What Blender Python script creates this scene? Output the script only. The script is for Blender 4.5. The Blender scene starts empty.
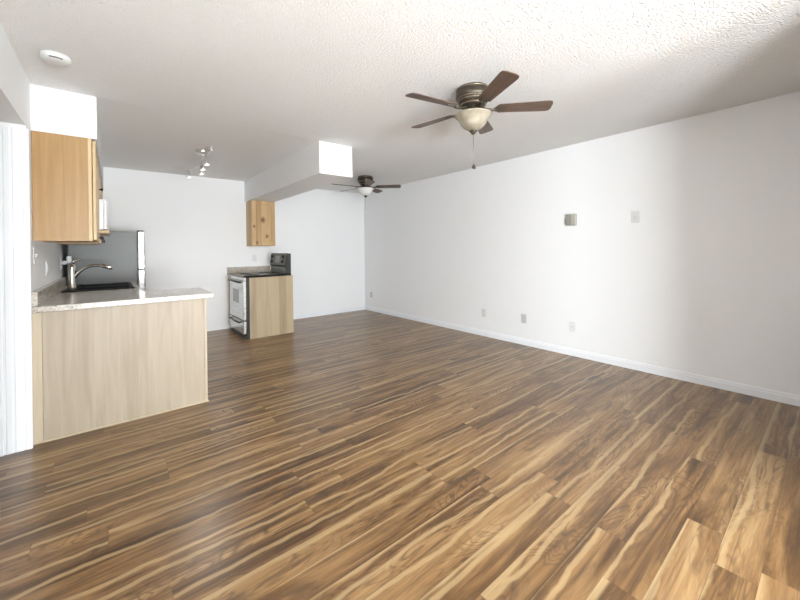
import bpy, bmesh, math, random
from mathutils import Vector, Matrix

# ------------------------------------------------------------------ camera, light, exposure
S = bpy.context.scene
col = S.collection
CAM = Vector((-4.1432, -6.3173, 1.2631))
YAW, PITCH, ROLL, FPX = 0.68, -0.0007, -0.0135, 356.27
fw = Vector((math.sin(YAW) * math.cos(PITCH), math.cos(YAW) * math.cos(PITCH), math.sin(PITCH)))
rt = Vector((math.cos(YAW), -math.sin(YAW), 0))
up = rt.cross(fw)
r2 = math.cos(ROLL) * rt + math.sin(ROLL) * up
u2 = -math.sin(ROLL) * rt + math.cos(ROLL) * up
cd = bpy.data.cameras.new('camera')
cam = bpy.data.objects.new('camera', cd)
col.objects.link(cam)
cam.matrix_world = Matrix(((r2.x, u2.x, -fw.x, CAM.x), (r2.y, u2.y, -fw.y, CAM.y),
                           (r2.z, u2.z, -fw.z, CAM.z), (0, 0, 0, 1)))
cd.sensor_width = 36
cd.lens = FPX / 800 * 36
cd.shift_y = -50.7 / 800
cd.clip_start = 0.02
S.camera = cam

S.view_settings.view_transform = 'Standard'
S.view_settings.look = 'None'
S.view_settings.gamma = 1
S.view_settings.use_curve_mapping = False
S.view_settings.exposure = 0.17

W = bpy.data.worlds.new('World')
S.world = W
W.use_nodes = True
bg = W.node_tree.nodes['Background']
bg.inputs[0].default_value = (0.80, 0.90, 1.0, 1)
bg.inputs[1].default_value = 1.5


def area(name, loc, rot, sx, sy, power, color):
    l = bpy.data.lights.new(name, 'AREA')
    l.shape = 'RECTANGLE'
    l.size, l.size_y, l.energy, l.color = sx, sy, power, color
    o = bpy.data.objects.new(name, l)
    col.objects.link(o)
    o.location = loc
    o.rotation_euler = rot
    return o


# daylight that comes in through the wide patio window behind the camera
area('patio_daylight', (-3.3, -11.65, 1.15), (math.radians(90), 0, 0), 2.1, 2.0, 80, (0.88, 0.95, 1.0))
# fill lamp outside the added side window, brightening the right wall
area('side_fill', (-4.76, -9.2, 1.15), (math.radians(90), 0, math.radians(-90)), 2.0, 2.0, 640, (0.88, 0.95, 1.0))
# fill lamp added outside, aimed up through the window to brighten the ceiling
area('ceiling_fill', (-3.3, -12.3, 0.25), (math.radians(118), 0, 0), 2.3, 1.2, 700, (0.90, 0.96, 1.0))

# ------------------------------------------------------------------ materials
MAT = {}


def base(name, color, rough=0.5, metal=0.0, spec=0.5):
    m = bpy.data.materials.new(name)
    m.use_nodes = True
    b = m.node_tree.nodes['Principled BSDF']
    b.inputs['Base Color'].default_value = (*color, 1)
    b.inputs['Roughness'].default_value = rough
    b.inputs['Metallic'].default_value = metal
    b.inputs['Specular IOR Level'].default_value = spec
    MAT[name] = m
    return m, m.node_tree.nodes, m.node_tree.links, b


def coords(n, l, scale=(1, 1, 1)):
    t = n.new('ShaderNodeTexCoord')
    mp = n.new('ShaderNodeMapping')
    mp.inputs['Scale'].default_value = scale
    l.new(t.outputs['Object'], mp.inputs['Vector'])
    return mp.outputs['Vector']


def noise(n, l, vec, scale, detail=4, rough=0.5, dist=0.0, dim='3D'):
    t = n.new('ShaderNodeTexNoise')
    t.noise_dimensions = dim
    t.inputs['Scale'].default_value = scale
    t.inputs['Detail'].default_value = detail
    t.inputs['Roughness'].default_value = rough
    t.inputs['Distortion'].default_value = dist
    l.new(vec, t.inputs['Vector'])
    return t.outputs['Fac']


def ramp(n, l, fac, stops):
    r = n.new('ShaderNodeValToRGB')
    e = r.color_ramp.elements
    while len(e) < len(stops):
        e.new(0.5)
    for k, (p, c) in enumerate(stops):
        e[k].position = p
        e[k].color = (*c, 1)
    l.new(fac, r.inputs['Fac'])
    return r.outputs['Color']


def bump(n, l, h, b, strength, dist):
    u = n.new('ShaderNodeBump')
    u.inputs['Strength'].default_value = strength
    u.inputs['Distance'].default_value = dist
    l.new(h, u.inputs['Height'])
    l.new(u.outputs['Normal'], b.inputs['Normal'])


def math_n(n, l, op, a, b=None, c=None):
    m = n.new('ShaderNodeMath')
    m.operation = op
    for i, v in enumerate((a, b, c)):
        if v is None:
            continue
        if isinstance(v, (int, float)):
            m.inputs[i].default_value = v
        else:
            l.new(v, m.inputs[i])
    return m.outputs[0]


def mix(n, l, fac, a, b, mode='MIX'):
    m = n.new('ShaderNodeMix')
    m.data_type = 'RGBA'
    m.blend_type = mode
    for i, v in ((0, fac), (6, a), (7, b)):
        if isinstance(v, (int, float)):
            m.inputs[i].default_value = v
        elif isinstance(v, tuple):
            m.inputs[i].default_value = (*v, 1)
        else:
            l.new(v, m.inputs[i])
    return m.outputs[2]


def wall_mat(name, color, bscale=45, bstr=0.12):
    m, n, l, b = base(name, color, 0.6, 0, 0.3)
    bump(n, l, noise(n, l, coords(n, l), bscale, 3), b, bstr, 0.004)
    return m


wall_mat('wall_paint', (0.89, 0.89, 0.89))
wall_mat('kitchen_ceiling_paint', (0.88, 0.87, 0.86))
wall_mat('trim_white', (0.88, 0.89, 0.91), 20, 0.03)

m, n, l, b = base('popcorn', (0.90, 0.895, 0.885), 0.9, 0, 0.1)
v = coords(n, l)
vo = n.new('ShaderNodeTexVoronoi')
vo.inputs['Scale'].default_value = 95
vo.inputs['Randomness'].default_value = 1
l.new(v, vo.inputs['Vector'])
h = math_n(n, l, 'SUBTRACT', 1.0, vo.outputs['Distance'])
h2 = math_n(n, l, 'MULTIPLY_ADD', noise(n, l, v, 75, 4, 0.6), 1.2, h)
bump(n, l, h2, b, 0.7, 0.009)

# ---- plank floor
PW, PL = 0.127, 1.22
m, n, l, b = base('plank_floor', (0.3, 0.18, 0.09), 0.3, 0, 0.65)
tc = n.new('ShaderNodeTexCoord')
sp = n.new('ShaderNodeSeparateXYZ')
l.new(tc.outputs['Object'], sp.inputs[0])
X, Y = sp.outputs[0], sp.outputs[1]
yy = math_n(n, l, 'DIVIDE', math_n(n, l, 'ADD', Y, 0.02), PW)
row = math_n(n, l, 'ADD', math_n(n, l, 'FLOOR', yy), 200.0)
v_ = math_n(n, l, 'FRACT', yy)
wn = n.new('ShaderNodeTexWhiteNoise')
wn.noise_dimensions = '1D'
l.new(row, wn.inputs['W'])
xx = math_n(n, l, 'ADD', math_n(n, l, 'DIVIDE', X, PL), wn.outputs['Value'])
cl = math_n(n, l, 'FLOOR', xx)
u_ = math_n(n, l, 'FRACT', xx)
cv = n.new('ShaderNodeCombineXYZ')
l.new(row, cv.inputs[0])
l.new(cl, cv.inputs[1])
wn2 = n.new('ShaderNodeTexWhiteNoise')
wn2.noise_dimensions = '2D'
l.new(cv.outputs[0], wn2.inputs['Vector'])
sc = n.new('ShaderNodeSeparateColor')
l.new(wn2.outputs['Color'], sc.inputs[0])
R1, R2, R3 = sc.outputs[0], sc.outputs[1], sc.outputs[2]


def fvec(sx, sy, seed):
    c = n.new('ShaderNodeCombineXYZ')
    l.new(math_n(n, l, 'MULTIPLY_ADD', X, sx, math_n(n, l, 'MULTIPLY', R1, 37.0)), c.inputs[0])
    l.new(math_n(n, l, 'MULTIPLY_ADD', Y, sy, math_n(n, l, 'MULTIPLY', R2, 23.0)), c.inputs[1])
    l.new(math_n(n, l, 'MULTIPLY_ADD', R3, 11.0, seed), c.inputs[2])
    return c.outputs[0]


fig = noise(n, l, fvec(0.9, 8.0, 0.0), 1.0, 6, 0.62, 1.3)       # broad figure
fine = noise(n, l, fvec(4.0, 110.0, 3.0), 1.0, 5, 0.65, 0.4)     # fine grain
strk = noise(n, l, fvec(0.55, 26.0, 9.0), 1.0, 4, 0.6, 0.7)      # long streaks
tone = math_n(n, l, 'ADD', fig, math_n(n, l, 'MULTIPLY', math_n(n, l, 'SUBTRACT', R3, 0.5), 0.14))
tone = math_n(n, l, 'ADD', tone, math_n(n, l, 'MULTIPLY', math_n(n, l, 'SUBTRACT', fine, 0.5), 0.20))
tone = math_n(n, l, 'ADD', tone, math_n(n, l, 'MULTIPLY', math_n(n, l, 'SUBTRACT', strk, 0.5), 0.50))
wood = ramp(n, l, tone, [(0.28, (0.058, 0.028, 0.010)), (0.40, (0.138, 0.070, 0.025)), (0.51, (0.238, 0.130, 0.050)),
                         (0.62, (0.315, 0.184, 0.078)), (0.78, (0.44, 0.29, 0.14))])
# contour rings of a stretched noise give cathedral grain
ring = math_n(n, l, 'FRACT', math_n(n, l, 'MULTIPLY', noise(n, l, fvec(1.7, 6.5, 7.0), 1.0, 3, 0.5, 0.8), 16.0))
ringm = ramp(n, l, ring, [(0.0, (1, 1, 1)), (0.22, (0.0, 0.0, 0.0)), (0.7, (0.0, 0.0, 0.0)), (1.0, (1, 1, 1))])
ringg = ramp(n, l, noise(n, l, fvec(0.9, 2.5, 19.0), 1.0, 2), [(0.42, (0, 0, 0)), (0.60, (0.75, 0.75, 0.75))])
ringf = mix(n, l, 1.0, ringm, ringg, 'MULTIPLY')
wood = mix(n, l, ringf, wood, (0.085, 0.044, 0.021))
# dark heartwood patches
drk = ramp(n, l, noise(n, l, fvec(1.5, 6.0, 31.0), 1.0, 4, 0.6, 1.5), [(0.55, (0, 0, 0)), (0.68, (0.70, 0.70, 0.70))])
wood = mix(n, l, drk, wood, (0.075, 0.043, 0.024))
# pale sapwood running along one edge of some planks
wob = math_n(n, l, 'MULTIPLY', math_n(n, l, 'SUBTRACT', noise(n, l, fvec(1.8, 0.0, 5.0), 1.0, 4, 0.6), 0.5), 0.5)
edge = math_n(n, l, 'ADD', v_, wob)
edge = math_n(n, l, 'SUBTRACT', edge, math_n(n, l, 'MULTIPLY_ADD', R2, 0.42, 0.76))
sap = ramp(n, l, edge, [(0.0, (0, 0, 0)), (0.10, (1, 1, 1))])
sapc = mix(n, l, fine, (0.37, 0.245, 0.12), (0.56, 0.41, 0.215))
wood = mix(n, l, math_n(n, l, 'MULTIPLY', sap, 0.68), wood, sapc)
# a second, thinner pale streak wandering inside the board
wob2 = math_n(n, l, 'MULTIPLY', math_n(n, l, 'SUBTRACT', noise(n, l, fvec(1.3, 0.0, 41.0), 1.0, 4, 0.6), 0.5), 1.1)
cen = math_n(n, l, 'ABSOLUTE', math_n(n, l, 'SUBTRACT', math_n(n, l, 'ADD', v_, wob2), math_n(n, l, 'MULTIPLY_ADD', R1, 1.3, 0.05)))
thin = ramp(n, l, math_n(n, l, 'MULTIPLY_ADD', math_n(n, l, 'SUBTRACT', fine, 0.5), 0.12, cen), [(0.05, (0.6, 0.6, 0.6)), (0.11, (0, 0, 0))])
wood = mix(n, l, thin, wood, sapc)
# crisp dark pores and streaks
pore = ramp(n, l, noise(n, l, fvec(1.1, 60.0, 53.0), 1.0, 4, 0.65, 0.8), [(0.56, (0, 0, 0)), (0.66, (0.45, 0.45, 0.45))])
wood = mix(n, l, pore, wood, (0.085, 0.045, 0.022))
# seams
e1 = math_n(n, l, 'MINIMUM', v_, math_n(n, l, 'SUBTRACT', 1.0, v_))
e2 = math_n(n, l, 'MULTIPLY', math_n(n, l, 'MINIMUM', u_, math_n(n, l, 'SUBTRACT', 1.0, u_)), PL / PW)
seam = math_n(n, l, 'LESS_THAN', math_n(n, l, 'MINIMUM', e1, e2), 0.010)
wood = mix(n, l, math_n(n, l, 'MULTIPLY', seam, 0.35), wood, (0.04, 0.02, 0.01))
l.new(wood, b.inputs['Base Color'])
rr = math_n(n, l, 'MULTIPLY_ADD', fine, 0.12, 0.24)
l.new(rr, b.inputs['Roughness'])
bump(n, l, fine, b, 0.06, 0.002)


def wood_mat(name, c_lo, c_hi, rough=0.4, axis='Z', plank=0.16, knots=False):
    """clear maple veneer: vertical grain, board-wide tone changes"""
    m, n, l, b = base(name, c_hi, rough, 0, 0.4)
    tc = n.new('ShaderNodeTexCoord')
    s = n.new('ShaderNodeSeparateXYZ')
    l.new(tc.outputs['Object'], s.inputs[0])
    across = math_n(n, l, 'ADD', s.outputs[0], s.outputs[1])
    c = n.new('ShaderNodeCombineXYZ')
    l.new(math_n(n, l, 'MULTIPLY', across, 26.0), c.inputs[0])
    l.new(math_n(n, l, 'MULTIPLY', s.outputs[2], 1.6), c.inputs[1])
    f = noise(n, l, c.outputs[0], 1.0, 5, 0.55, 0.8)
    w = n.new('ShaderNodeTexWhiteNoise')
    w.noise_dimensions = '1D'
    l.new(math_n(n, l, 'FLOOR', math_n(n, l, 'DIVIDE', across, plank)), w.inputs['W'])
    t = math_n(n, l, 'ADD', f, math_n(n, l, 'MULTIPLY', math_n(n, l, 'SUBTRACT', w.outputs['Value'], 0.5), 0.55))
    colr = ramp(n, l, t, [(0.2, c_lo), (0.8, c_hi)])
    if knots:
        for kx, kz, kr in ((-2.195, 1.775, 0.075), (-2.125, 1.505, 0.050), (-2.285, 1.400, 0.042), (-2.335, 1.665, 0.032)):
            dx = math_n(n, l, 'MULTIPLY', math_n(n, l, 'SUBTRACT', s.outputs[0], kx), 1.0 / kr)
            dz = math_n(n, l, 'MULTIPLY', math_n(n, l, 'SUBTRACT', s.outputs[2], kz), 0.75 / kr)
            rr_ = math_n(n, l, 'SQRT', math_n(n, l, 'ADD', math_n(n, l, 'MULTIPLY', dx, dx), math_n(n, l, 'MULTIPLY', dz, dz)))
            rr_ = math_n(n, l, 'MULTIPLY_ADD', f, 0.5, rr_)
            k = ramp(n, l, rr_, [(0.45, (0.9, 0.9, 0.9)), (0.75, (0.35, 0.35, 0.35)), (0.98, (0, 0, 0))])
            colr = mix(n, l, k, colr, (0.13, 0.055, 0.02))
    l.new(colr, b.inputs['Base Color'])
    return m


wood_mat('maple_honey', (0.31, 0.175, 0.062), (0.46, 0.285, 0.125), 0.38)
wood_mat('maple_light', (0.54, 0.38, 0.20), (0.68, 0.51, 0.30), 0.4)
wood_mat('maple_pale', (0.33, 0.265, 0.19), (0.45, 0.375, 0.285), 0.42)
wood_mat('maple_pale_trim', (0.44, 0.36, 0.25), (0.52, 0.44, 0.32), 0.45)
wood_mat('oak_panel', (0.33, 0.25, 0.155), (0.47, 0.37, 0.24), 0.45, plank=0.11)
wood_mat('knotty_alder', (0.44, 0.27, 0.12), (0.62, 0.42, 0.22), 0.4, plank=0.09, knots=True)
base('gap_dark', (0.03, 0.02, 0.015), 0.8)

m, n, l, b = base('granite_laminate', (0.6, 0.58, 0.55), 0.16, 0, 0.6)
v = coords(n, l)
f = noise(n, l, v, 85, 5, 0.75)
f2 = noise(n, l, v, 18, 4, 0.6, 0.5)
c1 = ramp(n, l, f, [(0.30, (0.13, 0.125, 0.12)), (0.42, (0.44, 0.40, 0.345)), (0.55, (0.60, 0.55, 0.485)), (0.72, (0.76, 0.72, 0.66))])
c2 = ramp(n, l, f2, [(0.35, (0.80, 0.78, 0.75)), (0.6, (1, 1, 1))])
l.new(mix(n, l, 1.0, c1, c2, 'MULTIPLY'), b.inputs['Base Color'])

m, n, l, b = base('stainless', (0.62, 0.62, 0.61), 0.28, 1.0)
f = noise(n, l, coords(n, l, (2, 2, 160)), 2.0, 3)
l.new(math_n(n, l, 'MULTIPLY_ADD', f, 0.15, 0.2), b.inputs['Roughness'])
base('fridge_side', (0.17, 0.175, 0.17), 0.4, 0.0, 0.35)
base('brushed_nickel', (0.45, 0.42, 0.385), 0.22, 1.0)
base('chrome', (0.85, 0.84, 0.82), 0.28, 1.0)
base('bronze', (0.10, 0.082, 0.062), 0.38, 0.7)
base('dark_bronze', (0.045, 0.03, 0.022), 0.4, 0.5)
base('bronze_band', (0.38, 0.32, 0.25), 0.28, 0.9)
base('black_enamel', (0.012, 0.012, 0.012), 0.18)
base('black_plastic', (0.02, 0.02, 0.02), 0.4)
base('dark_metal', (0.115, 0.115, 0.10), 0.4, 0.2)
base('range_side', (0.018, 0.017, 0.016), 0.45, 0.0)
base('composite_black', (0.010, 0.010, 0.011), 0.5, 0, 0.25)
base('white_plastic', (0.80, 0.80, 0.79), 0.35)
base('plate_white', (0.70, 0.70, 0.69), 0.5)
base('white_enamel', (0.86, 0.86, 0.86), 0.2)
base('ivory_plastic', (0.72, 0.72, 0.71), 0.4)
base('slot_dark', (0.06, 0.06, 0.06), 0.6)
base('plate_grey', (0.60, 0.60, 0.60), 0.45)
base('chime_tan', (0.46, 0.44, 0.38), 0.5)
base('chime_dark', (0.30, 0.295, 0.27), 0.5)
base('oven_window', (0.30, 0.31, 0.31), 0.15)
base('dark_knob', (0.03, 0.022, 0.018), 0.35, 0.4)

m, n, l, b = base('blade_walnut', (0.10, 0.06, 0.04), 0.42, 0, 0.4)
f = noise(n, l, coords(n, l, (3, 40, 3)), 1.5, 4, 0.6, 0.4)
l.new(ramp(n, l, f, [(0.3, (0.070, 0.040, 0.027)), (0.7, (0.155, 0.098, 0.070))]), b.inputs['Base Color'])

m, n, l, b = base('alabaster_glass', (0.70, 0.62, 0.49), 0.25, 0, 0.5)
f = noise(n, l, coords(n, l), 9, 4, 0.6, 1.5)
l.new(ramp(n, l, f, [(0.3, (0.33, 0.285, 0.21)), (0.7, (0.48, 0.43, 0.34))]), b.inputs['Base Color'])
b.inputs['Transmission Weight'].default_value = 0.15
base('opal_glass', (0.80, 0.80, 0.78), 0.25)

m, n, l, b = base('bulb_lit', (0.9, 0.88, 0.84), 0.3)
b.inputs['Emission Color'].default_value = (1, 0.96, 0.90, 1)
b.inputs['Emission Strength'].default_value = 1.6

m = bpy.data.materials.new('window_glass')
m.use_nodes = True
n, l = m.node_tree.nodes, m.node_tree.links
n.remove(n['Principled BSDF'])
tr, gl, mx = n.new('ShaderNodeBsdfTransparent'), n.new('ShaderNodeBsdfGlossy'), n.new('ShaderNodeMixShader')
gl.inputs['Roughness'].default_value = 0.02
mx.inputs[0].default_value = 0.06
l.new(tr.outputs[0], mx.inputs[1])
l.new(gl.outputs[0], mx.inputs[2])
l.new(mx.outputs[0], n['Material Output'].inputs['Surface'])
MAT['window_glass'] = m


# ------------------------------------------------------------------ mesh helpers
class MB:
    """collects shapes, links them as one mesh object"""

    def __init__(self):
        self.bm = bmesh.new()

    def _merge(self, t, mat=None):
        if mat is not None:
            t.transform(mat)
        me = bpy.data.meshes.new('tmp')
        t.to_mesh(me)
        t.free()
        self.bm.from_mesh(me)
        bpy.data.meshes.remove(me)

    def box(self, a, b, bev=0.0, seg=2, mat=None):
        t = bmesh.new()
        bmesh.ops.create_cube(t, size=1)
        c = [(a[i] + b[i]) / 2 for i in range(3)]
        s = [abs(b[i] - a[i]) for i in range(3)]
        for v in t.verts:
            v.co = Vector((c[0] + v.co.x * s[0], c[1] + v.co.y * s[1], c[2] + v.co.z * s[2]))
        if bev:
            bmesh.ops.bevel(t, geom=t.edges[:], offset=bev, segments=seg, affect='EDGES', profile=0.5)
        self._merge(t, mat)
        return self

    def lathe(self, prof, seg=40, mat=None):
        """prof: list of (radius, z); spun round z"""
        t = bmesh.new()
        rings = []
        for r, z in prof:
            if r < 1e-6:
                rings.append([t.verts.new((0, 0, z))])
            else:
                rings.append([t.verts.new((r * math.cos(2 * math.pi * k / seg), r * math.sin(2 * math.pi * k / seg), z))
                              for k in range(seg)])
        for A, B in zip(rings, rings[1:]):
            for k in range(seg):
                q = [A[k % len(A)], A[(k + 1) % len(A)], B[(k + 1) % len(B)], B[k % len(B)]]
                q = list(dict.fromkeys(q))
                if len(q) > 2:
                    t.faces.new(q)
        bmesh.ops.recalc_face_normals(t, faces=t.faces[:])
        for f_ in t.faces:
            f_.smooth = True
        self._merge(t, mat)
        return self

    def tube(self, pts, rad, seg=12):
        """tube along points; rad a number or one per point"""
        t = bmesh.new()
        pts = [Vector(q) for q in pts]
        if not isinstance(rad, (list, tuple)):
            rad = [rad] * len(pts)
        prev = None
        ref = None
        rings = []
        for i, q in enumerate(pts):
            d = (pts[min(i + 1, len(pts) - 1)] - pts[max(i - 1, 0)]).normalized()
            if ref is None:
                ref = d.orthogonal().normalized()
            ref = (ref - d * ref.dot(d)).normalized()
            b_ = d.cross(ref)
            rings.append([t.verts.new(q + rad[i] * (math.cos(2 * math.pi * k / seg) * ref + math.sin(2 * math.pi * k / seg) * b_))
                          for k in range(seg)])
        for A, B in zip(rings, rings[1:]):
            for k in range(seg):
                t.faces.new((A[k], A[(k + 1) % seg], B[(k + 1) % seg], B[k]))
        t.faces.new(rings[0][::-1])
        t.faces.new(rings[-1])
        for f_ in t.faces:
            f_.smooth = len(f_.verts) == 4
        bmesh.ops.recalc_face_normals(t, faces=t.faces[:])
        self._merge(t)
        return self

    def prism(self, poly, z0, z1, mat=None, bev=0.0):
        """poly in xy, extruded along z"""
        t = bmesh.new()
        lo = [t.verts.new((x, y, z0)) for x, y in poly]
        f_ = t.faces.new(lo)
        e = bmesh.ops.extrude_face_region(t, geom=[f_])
        for g in e['geom']:
            if isinstance(g, bmesh.types.BMVert):
                g.co.z = z1
        bmesh.ops.recalc_face_normals(t, faces=t.faces[:])
        if bev:
            bmesh.ops.bevel(t, geom=t.edges[:], offset=bev, segments=2, affect='EDGES', profile=0.5)
        self._merge(t, mat)
        return self

    def build(self, name, mat, parent=None, origin=None):
        me = bpy.data.meshes.new(name)
        if origin is not None:
            bmesh.ops.translate(self.bm, verts=self.bm.verts[:], vec=-Vector(origin))
        self.bm.to_mesh(me)
        self.bm.free()
        o = bpy.data.objects.new(name, me)
        col.objects.link(o)
        me.materials.append(MAT[mat])
        if origin is not None:
            o.location = origin
        if parent is not None:
            o.parent = parent
        return o


def tag(o, label=None, cat=None, group=None, kind=None):
    for k, v in (('label', label), ('category', cat), ('group', group), ('kind', kind)):
        if v:
            o[k] = v
    return o


def thing(name, label, cat, loc=(0, 0, 0), group=None):
    o = bpy.data.objects.new(name, None)
    col.objects.link(o)
    o.location = loc
    o.empty_display_size = 0.05
    return tag(o, label, cat, group)


def struct(name, mb, mat, parent=None):
    o = mb.build(name, mat, parent)
    if parent is None:
        o['kind'] = 'structure'
    return o


def copy_tree(o, parent=None):
    c = o.copy()
    col.objects.link(c)
    if parent is not None:
        c.parent = parent
    for ch in list(o.children):
        copy_tree(ch, c)
    return c


ROT = lambda a, ax: Matrix.Rotation(a, 4, ax)
TR = lambda *a: Matrix.Translation(a)

# ------------------------------------------------------------------ the setting
H = 2.44
YN = -11.5          # wall with the patio window, at the end of the added alcove behind the camera
XA, YA = -1.75, -6.5   # corner of the unseen alcove, placed to shade the right wall's near end
XL = -4.57
struct('floor', MB().box((-6.0, YN - 0.12, -0.1), (0.12, 0.12, 0.0)), 'plank_floor')
# textured ceiling leaves out the smooth kitchen bay
struct('ceiling', MB().box((-6.0, YN - 0.12, H), (0.12, -2.80, H + 0.1)).box((-2.39, -2.80, H), (0.12, 0.12, H + 0.1)),
       'popcorn')
struct('ceiling_kitchen', MB().box((-4.69, -2.80, H), (-2.39, 0.12, H + 0.1)), 'kitchen_ceiling_paint')
struct('wall_right', MB().box((0, YA - 0.12, 0), (0.12, 0.12, H)), 'wall_paint')
struct('wall_back', MB().box((-4.69, 0, 0), (0, 0.12, H)), 'wall_paint')
struct('wall_left', MB().box((XL - 0.12, -2.99, 0), (XL, 0, H)), 'wall_paint')
# header over the hall opening and the rest of the left wall
struct('wall_left_near', MB().box((XL - 0.12, -3.80, 2.10), (XL, -2.99, H)).box((XL - 0.12, -8.2, 0), (XL, -3.80, H))
       .box((XL - 0.12, YN, 0), (XL, -10.2, H)).box((XL - 0.12, -10.2, 0), (XL, -8.2, 0.1)).box((XL - 0.12, -10.2, 2.12), (XL, -8.2, H)), 'wall_paint')
struct('wall_hall', MB().box((-6.0, -2.99, 0), (XL - 0.12, -2.87, H)).box((-6.0, -3.95, 0), (-5.88, -2.99, H))
       .box((-5.88, -3.95, 0), (XL - 0.12, -3.83, H)), 'wall_paint')
# near wall round the patio window; alcove corner added to shade wall_right
WX0, WX1, WZ0, WZ1 = -4.40, -2.20, 0.10, 2.12
struct('wall_near', MB().box((-6.0, YN - 0.12, 0), (WX0, YN, H)).box((WX1, YN - 0.12, 0), (XA, YN, H)).box((XA, YN - 0.12, 0), (XA + 0.12, YA - 0.12, H)).box((XA, YA - 0.12, 0), (0, YA, H))
       .box((WX0, YN - 0.12, WZ1), (WX1, YN, H)).box((WX0, YN - 0.12, 0), (WX1, YN, WZ0)), 'wall_paint')
win = MB()
for x in (WX0, (WX0 + WX1) / 2 - 0.03, WX1 - 0.06):
    win.box((x, YN - 0.09, WZ0), (x + 0.06, YN - 0.03, WZ1), 0.004)
for z in (WZ0, WZ1 - 0.06):
    win.box((WX0, YN - 0.09, z), (WX1, YN - 0.03, z + 0.06), 0.004)
wo = struct('window_1', win, 'trim_white')
MB().box((WX0 + 0.05, YN - 0.064, WZ0 + 0.05), (WX1 - 0.05, YN - 0.058, WZ1 - 0.05)).build('pane', 'window_glass', wo)

win = MB()
for y in (-10.2, -9.23, -8.26):
    win.box((XL - 0.09, y, 0.10), (XL - 0.03, y + 0.06, 2.12), 0.004)
for z in (0.10, 2.06):
    win.box((XL - 0.09, -10.2, z), (XL - 0.03, -8.2, z + 0.06), 0.004)
wo = struct('added_window', win, 'trim_white')  # side window added out of view to light the right wall
MB().box((XL - 0.064, -10.15, 0.15), (XL - 0.058, -8.25, 2.07)).build('pane', 'window_glass', wo)

# soffits
struct('ceiling_soffit_left', MB().box((XL, -2.797, 2.122), (-4.222, 0, H)), 'wall_paint')
struct('ceiling_soffit_right', MB().box((-2.395, -2.797, 2.093), (-1.985, 0, H)), 'wall_paint')


def baseboard(name, a, b, axis, side):
    """profiled skirting from a to b along axis; side = direction it sticks out"""
    prof = [(0, 0), (0.013, 0), (0.013, 0.055), (0.009, 0.062), (0.009, 0.072), (0.004, 0.082), (0, 0.082)]
    t = MB()
    if axis == 'Y':
        mt = Matrix(((side, 0, 0, a[0]), (0, 0, 1, 0), (0, 1, 0, 0), (0, 0, 0, 1)))
        t.prism(prof, a[1], b[1], mt)
    else:
        mt = Matrix(((0, 0, 1, 0), (side, 0, 0, a[1]), (0, 1, 0, 0), (0, 0, 0, 1)))
        t.prism(prof, a[0], b[0], mt)
    bmesh.ops.recalc_face_normals(t.bm, faces=t.bm.faces[:])
    return struct(name, t, 'trim_white')


baseboard('baseboard_right', (0, YA, 0), (0, 0, 0), 'Y', -1)
baseboard('baseboard_back', (-1.98, 0, 0), (-0.013, 0, 0), 'X', -1)

# fluted white door casing and closet door in the little hall at the left
cs = MB().box((-4.71, -3.006, 0), (-4.556, -2.99, 2.076), 0.003)
for x0, x1, d in ((-4.585, -4.560, 0.010), (-4.632, -4.596, 0.006), (-4.672, -4.642, 0.006), (-4.705, -4.684, 0.012)):
    cs.box((x0, -3.006 - d * 0.5, 0), (x1, -3.0, 2.074), 0.003)
struct('trim_1', cs, 'trim_white')
dr = MB().box((-5.48, -3.004, 0.01), (-4.715, -2.992, 2.06), 0.003)
for x0 in (-5.40, -5.06):
    for z0, z1 in ((0.15, 0.95), (1.10, 1.92)):
        dr.box((x0, -3.010, z0), (x0 + 0.26, -3.0, z1), 0.006)
do = struct('door_1', dr, 'trim_white')
MB().lathe([(0, 0.05), (0.018, 0.048), (0.022, 0.035), (0.012, 0.02), (0.012, 0.0), (0, 0)], 20, TR(-4.79, -3.004, 0.98) @ ROT(math.pi / 2, 'X')).build(
    'door_handle', 'brushed_nickel', do)

# ------------------------------------------------------------------ cabinets


def knob(parent, x, y, z, d, mat='dark_knob'):
    """round cabinet knob; d = +x / -x / -y direction"""
    rot = {'+x': ROT(math.pi / 2, 'Y'), '-x': ROT(-math.pi / 2, 'Y'), '-y': ROT(math.pi / 2, 'X')}[d]
    return MB().lathe([(0, 0), (0.006, 0), (0.006, 0.014), (0.014, 0.018), (0.015, 0.024), (0.010, 0.030), (0, 0.031)], 16,
                      TR(x, y, z) @ rot).build('knob', mat, parent)


def door_panel(a, b, axis, mat_unused=None, stile=0.055, thick=0.02, raise_=0.006):
    """framed door with a raised centre panel. axis 'x+': lies in the yz plane facing +x at x=a[0]; 'x-': facing -x; 'y-': facing -y"""
    t = MB()
    w = abs(b[1] - a[1]) if axis[0] == 'x' else abs(b[0] - a[0])
    hgt = b[2] - a[2]
    # local: u width, v height, n outward
    sh = [((0, 0, 0), (stile, hgt, thick)), ((w - stile, 0, 0), (w, hgt, thick)),
          ((stile - 0.001, 0, 0), (w - stile + 0.001, stile, thick)), ((stile - 0.001, hgt - stile, 0), (w - stile + 0.001, hgt, thick)),
          ((stile - 0.002, stile - 0.002, 0), (w - stile + 0.002, hgt - stile + 0.002, thick - 0.011))]
    if axis == 'x+':
        M = Matrix(((0, 0, 1, a[0]), (1, 0, 0, a[1]), (0, 1, 0, a[2]), (0, 0, 0, 1)))
    elif axis == 'x-':
        M = Matrix(((0, 0, -1, a[0]), (1, 0, 0, a[1]), (0, 1, 0, a[2]), (0, 0, 0, 1)))
    else:
        M = Matrix(((1, 0, 0, a[0]), (0, 0, -1, a[1]), (0, 1, 0, a[2]), (0, 0, 0, 1)))
    for p, q in sh:
        t.box(p, q, 0.003, 2, M)
    g = stile + 0.012
    t.box((g, g, 0), (w - g, hgt - g, thick - 0.003), 0.006, 2, M)
    bmesh.ops.recalc_face_normals(t.bm, faces=t.bm.faces[:])
    return t


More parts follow.
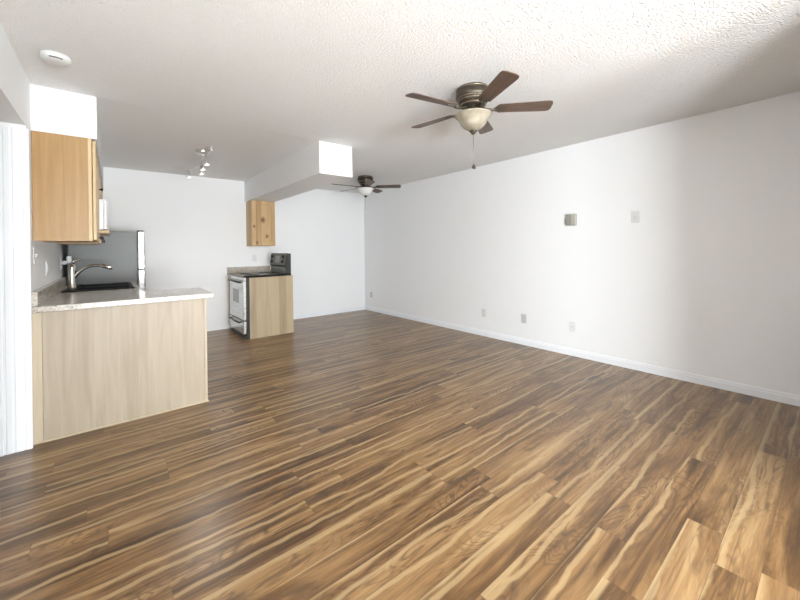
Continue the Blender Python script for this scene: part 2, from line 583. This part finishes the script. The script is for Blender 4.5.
FX = -4.255     # front of the carcass of the left wall units
GW = 'wall cabinets above the sink counter'
# nearest unit with the bare end panel
c = thing('wall_cabinet', 'honey maple wall cabinet with plain end panel facing the room, at far left', 'cabinet',
          (XL, -2.40, 1.354), GW)


def rel(o, base_thing):
    """parent keeping world place"""
    o.parent = base_thing
    o.matrix_parent_inverse = Matrix.Translation(-Vector(base_thing.location))
    return o


def place(mb, name, mat, parent):
    return rel(mb.build(name, mat), parent)


place(MB().box((XL, -2.790, 1.360), (FX, -2.0, 2.12), 0.002), 'body', 'maple_honey', c)
place(MB().box((XL + 0.002, -2.797, 1.354), (FX - 0.020, -2.790, 2.121), 0.001), 'end_panel', 'maple_honey', c)
place(MB().box((FX - 0.020, -2.799, 1.354), (FX + 0.002, -2.785, 2.121), 0.002), 'face_frame', 'maple_light', c)
for k, (y0, y1) in enumerate(((-2.792, -2.405), (-2.395, -2.008))):
    d = place(door_panel((FX + 0.005, y0, 1.362), (0, y1, 2.105), 'x+'), 'door', 'maple_light', c)
    kn = knob(None, FX + 0.025, y1 - 0.03 if k == 0 else y1 - 0.03, 1.395, '+x')
    rel(kn, d)
    kn.matrix_parent_inverse = d.matrix_world.inverted() if False else Matrix.Identity(4)

# microwave unit: short cupboard over an open niche with a deep shelf
c = thing('wall_cabinet', 'maple wall cabinet with open niche whose jutting shelf carries the white microwave', 'cabinet',
          (XL, -1.68, 1.354), GW)
place(MB().box((XL, -2.0, 1.80), (FX, -1.36, 2.12), 0.002), 'body', 'maple_honey', c)
place(MB().box((XL, -1.998, 1.40), (FX, -1.978, 1.80), 0.001), 'side_panel', 'maple_honey', c)
place(MB().box((XL, -1.382, 1.40), (FX, -1.362, 1.80), 0.001), 'side_panel', 'maple_honey', c)
place(MB().box((XL, -1.976, 1.448), (-4.160, -1.384, 1.478), 0.004), 'shelf', 'maple_light', c)
d = place(door_panel((FX + 0.003, -1.992, 1.808), (0, -1.368, 2.105), 'x+'), 'door', 'maple_light', c)
kn = knob(d, FX + 0.023, -1.95, 1.86, '+x')

c = thing('wall_cabinet', 'furthest maple wall cabinet on the left wall, between microwave niche and refrigerator', 'cabinet',
          (XL, -1.16, 1.354), GW)
place(MB().box((XL + 0.001, -1.355, 1.360), (FX, -0.99, 2.12), 0.002), 'body', 'maple_honey', c)
d = place(door_panel((FX + 0.003, -1.350, 1.366), (0, -0.995, 2.105), 'x+'), 'door', 'maple_light', c)
kn = knob(d, FX + 0.023, -1.03, 1.395, '+x')

c = thing('wall_cabinet', 'short maple wall cabinet under the left soffit, above the refrigerator', 'cabinet', (XL, -0.5, 1.66), GW)
place(MB().box((XL, -0.985, 1.66), (FX, -0.02, 2.12), 0.002), 'body', 'maple_honey', c)
for y0, y1 in ((-0.98, -0.505), (-0.495, -0.025)):
    d = place(door_panel((FX + 0.003, y0, 1.67), (0, y1, 2.105), 'x+'), 'door', 'maple_light', c)

# microwave on the shelf
c = thing('microwave', 'white microwave oven on the jutting wooden shelf of the left wall cabinets', 'microwave', (-4.36, -1.68, 1.478))
place(MB().box((-4.55, -1.955, 1.484), (-4.20, -1.405, 1.772), 0.006), 'body', 'white_enamel', c)
place(MB().box((-4.199, -1.955, 1.486), (-4.176, -1.545, 1.770), 0.006), 'door', 'white_enamel', c)
place(MB().box((-4.1765, -1.90, 1.53), (-4.1745, -1.61, 1.73), 0.0), 'door_window', 'oven_window', c)
place(MB().box((-4.199, -1.540, 1.486), (-4.178, -1.405, 1.770), 0.004), 'control_panel', 'white_plastic', c)
for y in (-1.90, -1.45):
    for x in (-4.50, -4.24):
        place(MB().lathe([(0, 1.478), (0.012, 1.478), (0.012, 1.486), (0, 1.486)], 12, TR(x, y, 0)), 'foot', 'black_plastic', c)

# knotty cabinet on the back wall
c = thing('wall_cabinet', 'knotty wood wall cabinet with raised panel door, alone on the back wall', 'cabinet',
          (-2.175, -0.15, 1.345))
place(MB().box((-2.372, -0.285, 1.345), (-1.988, 0, 2.092), 0.002), 'body', 'knotty_alder', c)
place(door_panel((-2.368, -0.287, 1.350), (-1.992, 0, 2.086), 'y-', stile=0.06), 'door', 'knotty_alder', c)

# ------------------------------------------------------------------ base units and counter
PY = -2.947      # room side of the peninsula
c = thing('peninsula_cabinet', 'pale maple peninsula base cabinet with a plain back panel facing the room', 'cabinet', (-4.04, -2.65, 0))
place(MB().box((-4.555, PY + 0.012, 0.0), (-3.545, -2.36, 0.872), 0.002), 'body', 'maple_pale', c)
place(MB().box((-4.512, PY, 0.012), (-3.548, PY + 0.012, 0.872), 0.001), 'back_panel', 'maple_pale', c)
place(MB().box((-4.569, PY - 0.004, 0.0), (-4.513, PY + 0.012, 0.872), 0.002), 'stile', 'maple_pale_trim', c)
place(MB().box((-3.547, PY - 0.004, 0.0), (-3.527, PY + 0.012, 0.872), 0.002), 'stile', 'maple_pale_trim', c)
place(MB().box((-4.512, PY - 0.010, 0.0), (-3.520, PY, 0.014), 0.003), 'shoe_moulding', 'maple_pale_trim', c)
place(MB().box((-3.545, PY + 0.013, 0.0), (-3.530, -2.36, 0.872), 0.001), 'end_panel', 'maple_pale', c)
c = thing('sink_cabinet', 'maple sink base cabinet along the left wall under the counter', 'cabinet', (-4.26, -1.68, 0))
place(MB().box((XL + 0.003, -2.355, 0.10), (-3.967, -2.337, 0.872)).box((XL + 0.003, -1.038, 0.10), (-3.967, -1.02, 0.872))
      .box((XL + 0.003, -2.355, 0.10), (XL + 0.012, -1.02, 0.872)).box((XL + 0.003, -2.355, 0.10), (-3.967, -1.02, 0.118))
      .box((-3.985, -2.355, 0.10), (-3.967, -2.28, 0.872)).box((-3.985, -2.355, 0.10), (-3.967, -1.02, 0.14))
      .box((-3.985, -2.355, 0.84), (-3.967, -1.02, 0.872)), 'body', 'maple_honey', c)
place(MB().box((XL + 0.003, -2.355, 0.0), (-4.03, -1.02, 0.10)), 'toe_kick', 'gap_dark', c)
for y0, y1 in ((-2.30, -1.90), (-1.88, -1.47), (-1.45, -1.03)):
    d = place(door_panel((-3.964, y0, 0.12), (0, y1, 0.86), 'x+'), 'door', 'maple_light', c)
    knob(d, -3.944, y1 - 0.04, 0.80, '+x')

# L-shaped counter with a hole for the sink
SX0, SX1, SY0, SY1 = -4.50, -3.975, -1.95, -1.13
ct = thing('countertop', 'grey speckled stone-look L-shaped countertop on the peninsula and sink run', 'countertop', (-4.1, -2.6, 0.873))
z0, z1 = 0.873, 0.914
xs = [XL + 0.001, -4.5685, SX0 + 0.02, SX1 - 0.02, -3.935, -3.475]
ys = [-2.985, -2.32, SY0 + 0.02, SY1 - 0.02, -1.02]
t = MB()
vv = {}


def cv_(i, j):
    if (i, j) not in vv:
        vv[i, j] = t.bm.verts.new((xs[i], ys[j], z0))
    return vv[i, j]


for i in range(5):
    for j in range(4):
        if (j == 0 and i == 0) or (j > 0 and i == 4) or (i == 2 and j == 2):
            continue
        t.bm.faces.new((cv_(i, j), cv_(i + 1, j), cv_(i + 1, j + 1), cv_(i, j + 1)))
ex = bmesh.ops.extrude_face_region(t.bm, geom=t.bm.faces[:])
for g in ex['geom']:
    if isinstance(g, bmesh.types.BMVert):
        g.co.z = z1
bmesh.ops.recalc_face_normals(t.bm, faces=t.bm.faces[:])
sharp = [e_ for e_ in t.bm.edges if len(e_.link_faces) == 2 and e_.calc_face_angle() > 1.0]
bmesh.ops.bevel(t.bm, geom=sharp, offset=0.005, segments=2, affect='EDGES', profile=0.5)
place(t, 'slab', 'granite_laminate', ct)
place(MB().box((XL + 0.001, -2.95, z1), (-4.532, -1.02, 1.008), 0.004), 'backsplash', 'granite_laminate', ct)

# black double-bowl sink
c = thing('kitchen_sink', 'black double-bowl drop-in sink in the counter along the left wall', 'sink', ((SX0 + SX1) / 2, -1.54, 0.914))
t = MB()
zr0, zr1 = 0.9146, 0.924
t.box((SX0, SY0, zr0), (SX0 + 0.09, SY1, zr1), 0.003)
t.box((SX1 - 0.03, SY0, zr0), (SX1, SY1, zr1), 0.003)
for y0, y1 in ((SY0, SY0 + 0.03), (SY1 - 0.03, SY1), (-1.555, -1.525)):
    t.box((SX0 + 0.05, y0, zr0), (SX1 - 0.02, y1, zr1), 0.003)
place(t, 'rim', 'composite_black', c)
for y0, y1 in ((SY0 + 0.025, -1.55), (-1.53, SY1 - 0.025)):
    t = MB()
    bx0, bx1, bz = SX0 + 0.085, SX1 - 0.025, 0.74
    t.box((bx0, y0, bz), (bx1, y1, bz + 0.006))
    t.box((bx0, y0, bz), (bx0 + 0.006, y1, 0.915)).box((bx1 - 0.006, y0, bz), (bx1, y1, 0.915))
    t.box((bx0, y0, bz), (bx1, y0 + 0.006, 0.915)).box((bx0, y1 - 0.006, bz), (bx1, y1, 0.915))
    bo = place(t, 'bowl', 'composite_black', c)
    MB().lathe([(0, bz + 0.008), (0.04, bz + 0.008), (0.045, bz + 0.006), (0, bz + 0.006)], 24,
               TR((bx0 + bx1) / 2, (y0 + y1) / 2, 0)).build('drain', 'brushed_nickel', bo)

# pull-out faucet
FXX, FYY, FZ = -4.445, -1.66, 0.924
c = thing('kitchen_faucet', 'brushed nickel single-lever faucet with an arching spout over the black sink', 'faucet', (FXX, FYY, FZ))
t = MB()
t.prism([(0.05 * math.cos(a) * 0.55, 0.125 * math.sin(a)) for a in [2 * math.pi * k / 32 for k in range(32)]], 0, 0.006, None, 0.002)
o = t.build('deck_plate', 'dark_metal', c)
MB().lathe([(0, 0.004), (0.035, 0.004), (0.034, 0.012), (0.030, 0.02), (0.029, 0.10), (0.030, 0.16), (0.031, 0.20), (0.027, 0.225), (0.013, 0.24), (0, 0.243)],
           28).build('body', 'brushed_nickel', c)
pts = []
P0, P1, P2, P3 = Vector((0.0, 0, 0.085)), Vector((0.06, -0.01, 0.20)), Vector((0.14, -0.02, 0.245)), Vector((0.255, -0.03, 0.205))
for k in range(21):
    s = k / 20
    pts.append((1 - s) ** 3 * P0 + 3 * s * (1 - s) ** 2 * P1 + 3 * s * s * (1 - s) * P2 + s ** 3 * P3)
MB().tube(pts, [0.020 - 0.006 * min(1, k / 10) for k in range(21)], 16).build('spout', 'brushed_nickel', c)
e = pts[-1]
MB().tube([e + Vector((-0.05, 0.006, 0.016)), e + Vector((-0.01, 0, 0.002)), e + Vector((0.035, -0.004, -0.012)), e + Vector((0.05, -0.006, -0.02))],
          [0.015, 0.020, 0.021, 0.014], 16).build('spray_head', 'brushed_nickel', c)
MB().tube([(-0.004, 0, 0.225), (0.01, -0.002, 0.26), (0.045, -0.006, 0.278), (0.085, -0.010, 0.284)], [0.016, 0.013, 0.009, 0.007], 12).build(
    'lever', 'brushed_nickel', c)

# refrigerator
RY0, RY1 = -1.0, -0.30
c = thing('refrigerator', 'grey-sided refrigerator with stainless doors standing beyond the sink counter', 'refrigerator', (-4.2, -0.65, 0))
place(MB().box((-4.515, RY0, 0.03), (-3.905, RY1, 1.512), 0.006), 'body', 'fridge_side', c)
for a_, b_ in ((0.10, 1.052), (1.062, 1.520)):
    d = place(MB().box((-3.900, RY0 + 0.002, a_), (-3.832, RY1 - 0.002, b_), 0.012, 3), 'door', 'stainless', c)
    zc0, zc1 = (0.55, 1.02) if a_ < 0.5 else (1.09, 1.38)
    MB().tube([(-3.832, RY1 - 0.06, zc0), (-3.800, RY1 - 0.06, zc0 + 0.02), (-3.800, RY1 - 0.06, zc1 - 0.02), (-3.832, RY1 - 0.06, zc1)], 0.009, 10).build(
        'handle', 'stainless', d)
place(MB().box((-3.905, RY0 + 0.02, 0.10), (-3.899, RY1 - 0.02, 1.51)), 'door_seal', 'black_plastic', c)
place(MB().box((-3.95, RY0 + 0.01, 0.0), (-3.87, RY1 - 0.01, 0.09), 0.004), 'toe_grille', 'black_plastic', c)
place(MB().box((-3.905, RY0 + 0.03, 1.513), (-3.84, RY0 + 0.09, 1.532), 0.004), 'hinge_cover', 'black_plastic', c)
place(MB().box((-4.50, RY0 + 0.05, 0.0), (-4.40, RY1 - 0.05, 0.03)), 'feet', 'black_plastic', c)

# ------------------------------------------------------------------ range side of the kitchen
GX0, GX1, GY0, GY1 = -2.655, -1.992, -0.972, -0.215
c = thing('kitchen_range', 'black and stainless freestanding electric range with a dark backguard', 'stove', (-2.35, -0.59, 0))
place(MB().box((GX0, GY0, 0.04), (GX1, GY1, 0.885), 0.004), 'body', 'range_side', c)
place(MB().box((GX0 - 0.035, GY0 - 0.002, 0.885), (GX1, GY1 + 0.002, 0.908), 0.006), 'cooktop', 'black_enamel', c)
ring_ = []
for x, y, r in ((-2.51, -0.78, 0.10), (-2.51, -0.40, 0.075), (-2.21, -0.78, 0.075), (-2.21, -0.40, 0.10)):
    t = MB()
    for q in (0.35, 0.68, 1.0):
        t.tube([(x + r * q * math.cos(2 * math.pi * k / 32), y + r * q * math.sin(2 * math.pi * k / 32), 0.911) for k in range(33)], 0.005, 8)
    place(t, 'burner', 'dark_metal', c)
d = place(MB().box((GX0 - 0.042, GY0 + 0.004, 0.272), (GX0 - 0.001, GY1 - 0.004, 0.835), 0.005), 'oven_door', 'stainless', c)
MB().box((GX0 - 0.0435, -0.74, 0.50), (GX0 - 0.0415, -0.42, 0.70), 0.0).build('oven_window', 'oven_window', d)
t = MB().tube([(GX0 - 0.072, GY0 + 0.05, 0.815), (GX0 - 0.072, GY1 - 0.05, 0.815)], 0.012, 12)
for y in (GY0 + 0.09, GY1 - 0.09):
    t.box((GX0 - 0.072, y - 0.012, 0.805), (GX0 - 0.040, y + 0.012, 0.825), 0.003)
t.build('door_handle', 'black_plastic', d)
place(MB().box((GX0 - 0.030, GY0 + 0.004, 0.838), (GX0 - 0.001, GY1 - 0.004, 0.884), 0.004), 'vent_panel', 'stainless', c)
d = place(MB().box((GX0 - 0.042, GY0 + 0.004, 0.075), (GX0 - 0.001, GY1 - 0.004, 0.258), 0.005), 'storage_drawer', 'stainless', c)
t = MB().tube([(GX0 - 0.075, GY0 + 0.10, 0.235), (GX0 - 0.080, (GY0 + GY1) / 2, 0.235), (GX0 - 0.075, GY1 - 0.10, 0.235)], 0.011, 12)
for y in (GY0 + 0.13, GY1 - 0.13):
    t.box((GX0 - 0.078, y - 0.012, 0.226), (GX0 - 0.040, y + 0.012, 0.244), 0.003)
t.build('drawer_handle', 'black_plastic', d)
place(MB().box((GX0 - 0.02, GY0 + 0.01, 0.0), (GX1 - 0.03, GY1 - 0.01, 0.045)), 'base', 'black_plastic', c)
place(MB().box((GX0 - 0.036, GY0 + 0.006, 0.258), (GX0 - 0.002, GY1 - 0.006, 0.273)), 'gap_strip', 'black_plastic', c)
# backguard: tapered side profile, control face leaning back a little
prof = [(-2.060, 0.905), (-2.030, 0.905), (-1.992, 0.905), (-1.992, 1.215), (-2.045, 1.222), (-2.075, 1.03), (-2.058, 1.015)]
M_ = Matrix(((1, 0, 0, 0), (0, 0, 1, 0), (0, 1, 0, 0), (0, 0, 0, 1)))
t = MB()
t.prism(prof, GY0, GY1 - 0.05, M_, 0.003)
bmesh.ops.recalc_face_normals(t.bm, faces=t.bm.faces[:])
bg_ = place(t, 'backguard', 'range_side', c)
tilt = math.atan2(0.030, 0.192)
Mf = TR(-2.060, 0, 1.126) @ ROT(tilt, 'Y')
t = MB().box((-0.006, GY0 + 0.05, -0.088), (0.004, GY1 - 0.055, 0.088), 0.003, 2, Mf)
t.build('control_face', 'dark_metal', bg_)
MB().box((-0.009, -0.70, -0.055), (-0.004, -0.50, 0.055), 0.001, 2, Mf).build('display', 'chime_dark', bg_)
for y in (-0.83, -0.36):
    for z in (-0.04, 0.04):
        MB().lathe([(0, 0), (0.027, 0), (0.024, 0.022), (0, 0.024)], 20, Mf @ TR(-0.005, y, z) @ ROT(-math.pi / 2, 'Y')).build('knob', 'black_plastic', bg_)
MB().box((-2.066, GY0 + 0.06, 0.915), (-2.056, GY1 - 0.07, 1.005), 0.002).build('lower_face', 'dark_metal', bg_)

c = thing('end_panel', 'tall oak-toned wood panel closing the near side of the range', 'panel', (-2.30, -1.0, 0))
place(MB().box((-2.600, -0.998, 0.0), (-1.975, -0.980, 0.878), 0.002), 'board', 'oak_panel', c)
place(MB().box((-2.618, -1.000, 0.0), (-2.600, -0.978, 0.878), 0.002), 'edge_strip', 'maple_pale_trim', c)

c = thing('filler_cabinet', 'narrow wood base cabinet between the range and the back wall', 'cabinet', (-2.3, -0.1, 0))
place(MB().box((-2.640, -0.208, 0.09), (-1.99, -0.001, 0.874), 0.002), 'body', 'maple_honey', c)
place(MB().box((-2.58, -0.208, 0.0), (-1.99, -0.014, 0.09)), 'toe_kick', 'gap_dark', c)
d = place(door_panel((-2.641, -0.204, 0.11), (0, -0.006, 0.86), 'x-', stile=0.045), 'door', 'maple_honey', c)
c = thing('countertop', 'short grey speckled countertop strip with backsplash, behind the range on the back wall', 'countertop', (-2.33, -0.1, 0.874))
place(MB().box((-2.685, -0.209, 0.874), (-1.985, -0.001, 0.908), 0.004), 'slab', 'granite_laminate', c)
place(MB().box((-2.685, -0.022, 0.908), (-1.985, -0.001, 1.002), 0.003), 'backsplash', 'granite_laminate', c)

# ------------------------------------------------------------------ ceiling fans
def make_fan(name, label, glass, phase, pitch, drop, metal):
    """mounted at z=0, hanging down"""
    root = thing(name, label, 'ceiling fan', (0, 0, 0), 'flush-mounted ceiling fans')
    MB().lathe([(0, 0), (0.112, 0), (0.116, -0.006), (0.118, -0.016), (0.116, -0.024), (0.122, -0.030), (0.123, -0.060), (0.119, -0.078),
                (0.108, -0.084), (0.104, -0.090), (0.108, -0.096), (0.104, -0.106), (0.092, -0.112), (0.088, -0.118), (0.091, -0.124),
                (0.082, -0.134), (0.060, -0.140), (0.060, -0.180), (0, -0.180)], 48).build('motor_housing', metal, root)
    t = MB()
    for z, r in ((-0.014, 0.1185), (-0.081, 0.116), (-0.094, 0.1075), (-0.123, 0.091)):
        t.tube([(r * math.cos(2 * math.pi * k / 48), r * math.sin(2 * math.pi * k / 48), z) for k in range(49)], 0.0035, 8)
    t.build('band', 'bronze_band', root)
    for k in range(5):
        a = phase + k * 2 * math.pi / 5
        # blade in local frame: along +x
        M = ROT(a, 'Z') @ TR(0, 0, -drop) @ ROT(pitch, 'X')
        w0, w1, x0, x1 = 0.048, 0.060, 0.165, 0.555
        poly = [(x0, -w0 * 0.55), (x0 + 0.02, -w0), (x1 - 0.03, -w1), (x1 - 0.008, -w1 + 0.008), (x1, -w1 + 0.03),
                (x1, w1 - 0.03), (x1 - 0.008, w1 - 0.008), (x1 - 0.03, w1), (x0 + 0.02, w0), (x0, w0 * 0.55)]
        t = MB()
        t.prism(poly, -0.003, 0.003)
        b_ = t.build('blade', 'blade_walnut', root)
        b_.matrix_local = M
        t = MB()
        t.tube([(0.062, 0, 0.006), (0.10, 0, -0.004), (0.135, 0, -0.010), (0.165, 0, -0.007)], [0.012, 0.010, 0.010, 0.012], 10)
        t.prism([(0.15, -0.016), (0.165, -0.028), (0.19, -0.024), (0.235, -0.010), (0.235, 0.010), (0.19, 0.024), (0.165, 0.028), (0.15, 0.016)], -0.008, -0.003)
        t.build('blade_iron', metal, b_)
    # lamp: fitter, bell-shaped bowl, finial, chain
    MB().lathe([(0, -0.172), (0.060, -0.172), (0.075, -0.178), (0.078, -0.186), (0, -0.186)], 40).build('light_fitter', metal, root)
    prof = [(0.0, -0.190), (0.128, -0.190), (0.135, -0.193), (0.133, -0.199), (0.119, -0.211), (0.107, -0.226), (0.098, -0.244), (0.088, -0.264), (0.071, -0.283),
            (0.047, -0.298), (0.022, -0.306), (0, -0.307)]
    MB().lathe(prof, 48).build('light_bowl', glass, root)
    MB().lathe([(0, -0.306), (0.028, -0.308), (0.030, -0.314), (0.018, -0.322), (0.014, -0.332), (0.006, -0.338), (0, -0.340)], 24).build('finial', metal, root)
    ch = MB().tube([(0.0, 0, -0.336), (0.001, 0, -0.45), (0.0, 0, -0.575)], 0.0022, 6).build('pull_chain', 'bronze_band', root)
    return root, ch


fan, ch = make_fan('ceiling_fan', 'bronze flush-mount ceiling fan with brown blades and cream bowl light, nearest the camera', 'alabaster_glass', math.pi - 0.157, math.radians(-12), 0.153, 'bronze')
t = MB()
t.lathe([(0, -0.555), (0.006, -0.558), (0.008, -0.566), (0.006, -0.575), (0, -0.577)], 12)
for s in (-1, 1):
    t.box((min(-0.002 * s, 0.016 * s), -0.003, -0.603), (max(-0.002 * s, 0.016 * s), 0.003, -0.574), 0.0015, 1, TR(0, 0, -0.577) @ ROT(-0.5 * s, 'Y') @ TR(0, 0, 0.585))
t.build('chain_fob', 'bronze', ch)
fan.location = (-2.053, -4.614, H)
fan.scale = (1.012, 1.012, 1.0)
fan2, ch = make_fan('ceiling_fan', 'dark ceiling fan with white bowl light, the further one, beside the soffit end', 'opal_glass', math.pi - 0.118, math.radians(-14), 0.168, 'dark_bronze')
MB().lathe([(0, -0.565), (0.006, -0.568), (0.008, -0.585), (0.005, -0.60), (0, -0.602)], 12).build('chain_fob', 'opal_glass', ch)
fan2.location = (-0.945, -1.497, H)
fan2.scale = (1.03, 1.03, 1.0)

# ------------------------------------------------------------------ smoke detector
c = thing('smoke_detector', 'round white smoke detector with a dark slot on the ceiling at upper left', 'smoke detector', (-4.39, -3.39, H))
MB().lathe([(0, 0), (0.066, 0), (0.068, -0.006), (0.068, -0.020), (0.062, -0.030), (0.050, -0.038), (0.030, -0.042), (0, -0.043)], 40).build('housing', 'plate_white', c)
a0 = math.atan2(CAM.y + 3.39, CAM.x + 4.39)
t = MB()
for k in range(-3, 4):
    aa = a0 + k * 0.14
    t.box((0.0575, -0.0045, -0.0335), (0.0645, 0.0045, -0.0295), 0.0, 1, ROT(aa, 'Z'))
t.build('vent_slot', 'slot_dark', c)

# ------------------------------------------------------------------ track light in the kitchen
TLX, TLY = -3.315, -1.68
c = thing('track_light', 'chrome track light with small spot heads on a wavy rod, on the kitchen ceiling', 'ceiling light', (TLX, TLY, H))
MB().lathe([(0, 0), (0.076, 0), (0.078, -0.004), (0.078, -0.036), (0.068, -0.046), (0, -0.050)], 36).build('canopy', 'chrome', c)
key = [(0.0, -0.50), (0.03, -0.22), (0.0, 0.0), (0.03, 0.20), (0.065, 0.48), (0.03, 0.66), (-0.03, 0.80), (-0.06, 0.86)]
bar_pts = []
for k in range(len(key) - 1):
    p0, p1, p2, p3 = [Vector(key[max(0, min(len(key) - 1, k + d))]) for d in (-1, 0, 1, 2)]
    for j in range(6):
        q = j / 6
        v2 = 0.5 * (2 * p1 + (p2 - p0) * q + (2 * p0 - 5 * p1 + 4 * p2 - p3) * q * q + (3 * p1 - p0 - 3 * p2 + p3) * q ** 3)
        bar_pts.append((v2.x, v2.y, -0.072))
bar_pts.append((*key[-1], -0.072))
t = MB().tube(bar_pts, 0.006, 10)
t.tube([(0, 0, -0.038), (0, 0, -0.074)], 0.010, 12)
t.build('bar', 'chrome', c)
for q, x, y, tx, ty in ((0.0, -0.03, 0.80, 0.10, -0.10), (0.0, 0.065, 0.48, 0.05, -0.12), (0.0, 0.03, 0.20, 0.05, -0.12), (0.0, 0.018, -0.10, 0.05, -0.10), (0.5, 0.0, -0.46, -0.15, 0.80)):
    z = -0.072
    dirv = Vector((tx, ty, -1.0 if q < 0.4 else 0.15)).normalized()
    hM = TR(x, y, z - 0.030) @ dirv.to_track_quat('-Z', 'Y').to_matrix().to_4x4()
    t = MB()
    t.lathe([(0, 0.016), (0.010, 0.016), (0.015, 0.0), (0.018, -0.035), (0.022, -0.060), (0.034, -0.092), (0.032, -0.092), (0.020, -0.060), (0.0, -0.054)], 24, hM)
    t.tube([(x, y, z), (x, y, z - 0.018), tuple(hM @ Vector((0, 0, 0.010)))], 0.006, 8)
    hd = t.build('spot_head', 'chrome', c)
    if q > 0.4:
        MB().lathe([(0, -0.062), (0.016, -0.066), (0.028, -0.088), (0.016, -0.094), (0, -0.096)], 20, hM).build('bulb', 'opal_glass', hd)
        continue
    pl = bpy.data.lights.new('spot_lamp', 'SPOT')
    pl.energy, pl.color, pl.shadow_soft_size, pl.spot_size, pl.spot_blend = 7.0, (1.0, 0.95, 0.88), 0.02, math.radians(150), 0.8
    po = bpy.data.objects.new('spot_lamp', pl)
    col.objects.link(po)
    po.parent = hd
    po.matrix_local = hM @ TR(0, 0, -0.112)
    MB().lathe([(0, -0.062), (0.016, -0.066), (0.028, -0.088), (0.016, -0.094), (0, -0.096)], 20, hM).build('bulb', 'bulb_lit', hd)

# ------------------------------------------------------------------ wall plates
GO = 'wall outlets on the right wall'


def plate(name, label, cat, face, pos, w=0.073, h_=0.117, kind='duplex', mat='white_plastic', group=None):
    """face 'x-' on the right wall, 'x+' on the left wall, 'y-' on the back wall"""
    root = thing(name, label, cat, pos, group)
    rz = {'x-': -math.pi / 2, 'y-': 0.0, 'x+': math.pi / 2}[face]
    M = ROT(rz, 'Z')      # local: plate in xz, facing -y
    MB().box((-w / 2, -0.006, -h_ / 2), (w / 2, 0.0, h_ / 2), 0.0025, 2, M).build('cover_plate', mat, root)
    if kind == 'duplex':
        for z in (-0.021, 0.021):
            t = MB()
            t.prism([(0.017 * math.cos(a) if abs(math.cos(a)) < 0.95 else 0.016 * math.copysign(1, math.cos(a)), 0.014 * math.sin(a)) for a in
                     [2 * math.pi * k / 24 for k in range(24)]], 0, 0.0025, M @ TR(0, -0.006, z) @ ROT(math.pi / 2, 'X'))
            r_ = t.build('receptacle', mat, root)
            t = MB()
            for x in (-0.0065, 0.0065):
                t.box((x - 0.0013, -0.0092, z - 0.005), (x + 0.0013, -0.008, z + 0.005), 0, 1, M)
            t.build('slot', 'slot_dark', r_)
    elif kind == 'jack':
        MB().lathe([(0, 0.012), (0.004, 0.012), (0.005, 0.010), (0.007, 0.010), (0.007, 0.0), (0, 0)], 14,
                   M @ TR(0, -0.006, 0) @ ROT(math.pi / 2, 'X')).build('jack', 'plate_grey', root)
    elif kind == 'switch':
        r_ = MB().box((-0.006, -0.016, -0.012), (0.006, -0.004, 0.010), 0.002, 2, M @ TR(0, 0, 0) @ ROT(0.3, 'X')).build('toggle', mat, root)
    elif kind == 'double':
        for x in (-0.023, 0.023):
            MB().box((x - 0.016, -0.010, -0.033), (x + 0.016, -0.005, 0.033), 0.002, 2, M).build('rocker', mat, root)
    return root


plate('wall_outlet', 'white outlet low on the right wall, second counting from the back corner', 'outlet', 'x-', (0, -3.09, 0.333), group=GO, mat='ivory_plastic')
plate('wall_outlet', 'greyish outlet low on the right wall, between two whiter plates', 'outlet', 'x-', (0, -3.727, 0.341), group=GO, mat='plate_grey')
plate('cable_plate', 'white cover plate with a centre jack low on the right wall, nearest the camera', 'wall plate', 'x-', (0, -4.352, 0.338), kind='jack')
plate('wall_outlet', 'outlet low on the right wall, right beside the back corner', 'outlet', 'x-', (0, -0.235, 0.334), group=GO, mat='plate_grey')
plate('switch_plate', 'pale plate with a small centre toggle, upper right on the right wall', 'switch', 'x-', (0, -5.008, 1.558), kind='switch', mat='ivory_plastic')
plate('wall_outlet', 'white outlet on the back wall above the short backsplash', 'outlet', 'y-', (-2.244, 0, 1.143), mat='white_plastic')
plate('switch_plate', 'pale switch plate on the left wall, nearest under the wall cabinet', 'switch', 'x+', (XL, -2.745, 1.255), kind='switch', mat='plate_grey')
plate('switch_plate', 'wide double rocker switch plate on the left wall over the counter', 'switch', 'x+', (XL, -2.13, 1.145), w=0.117, kind='double', mat='ivory_plastic')
plate('wall_outlet', 'white outlet on the left wall behind the faucet, with a plug-in adapter', 'outlet', 'x+', (XL, -1.04, 1.145), mat='ivory_plastic')
c = thing('plug_adapter', 'small white block plugged into the outlet behind the faucet', 'adapter', (XL + 0.01, -1.04, 1.166))
place(MB().box((XL + 0.0095, -1.062, 1.146), (XL + 0.045, -1.018, 1.186), 0.004), 'body', 'white_plastic', c)
place(MB().box((XL + 0.045, -1.075, 1.160), (XL + 0.085, -1.030, 1.235), 0.005), 'block', 'white_plastic', c)

# door-chime box
c = thing('door_chime', 'small tan and grey chime box with vertical ribs, high on the right wall', 'door chime', (0, -4.365, 1.572))
place(MB().box((-0.045, -4.425, 1.508), (0, -4.318, 1.640), 0.004), 'housing', 'chime_tan', c)
t = MB()
place(MB().box((-0.052, -4.372, 1.512), (-0.044, -4.322, 1.636), 0.002), 'grille', 'chime_dark', c)
for y in (-4.385, -4.400, -4.415):
    t.box((-0.050, y - 0.004, 1.515), (-0.044, y + 0.004, 1.633), 0.0015)
place(t, 'ribs', 'chime_tan', c)
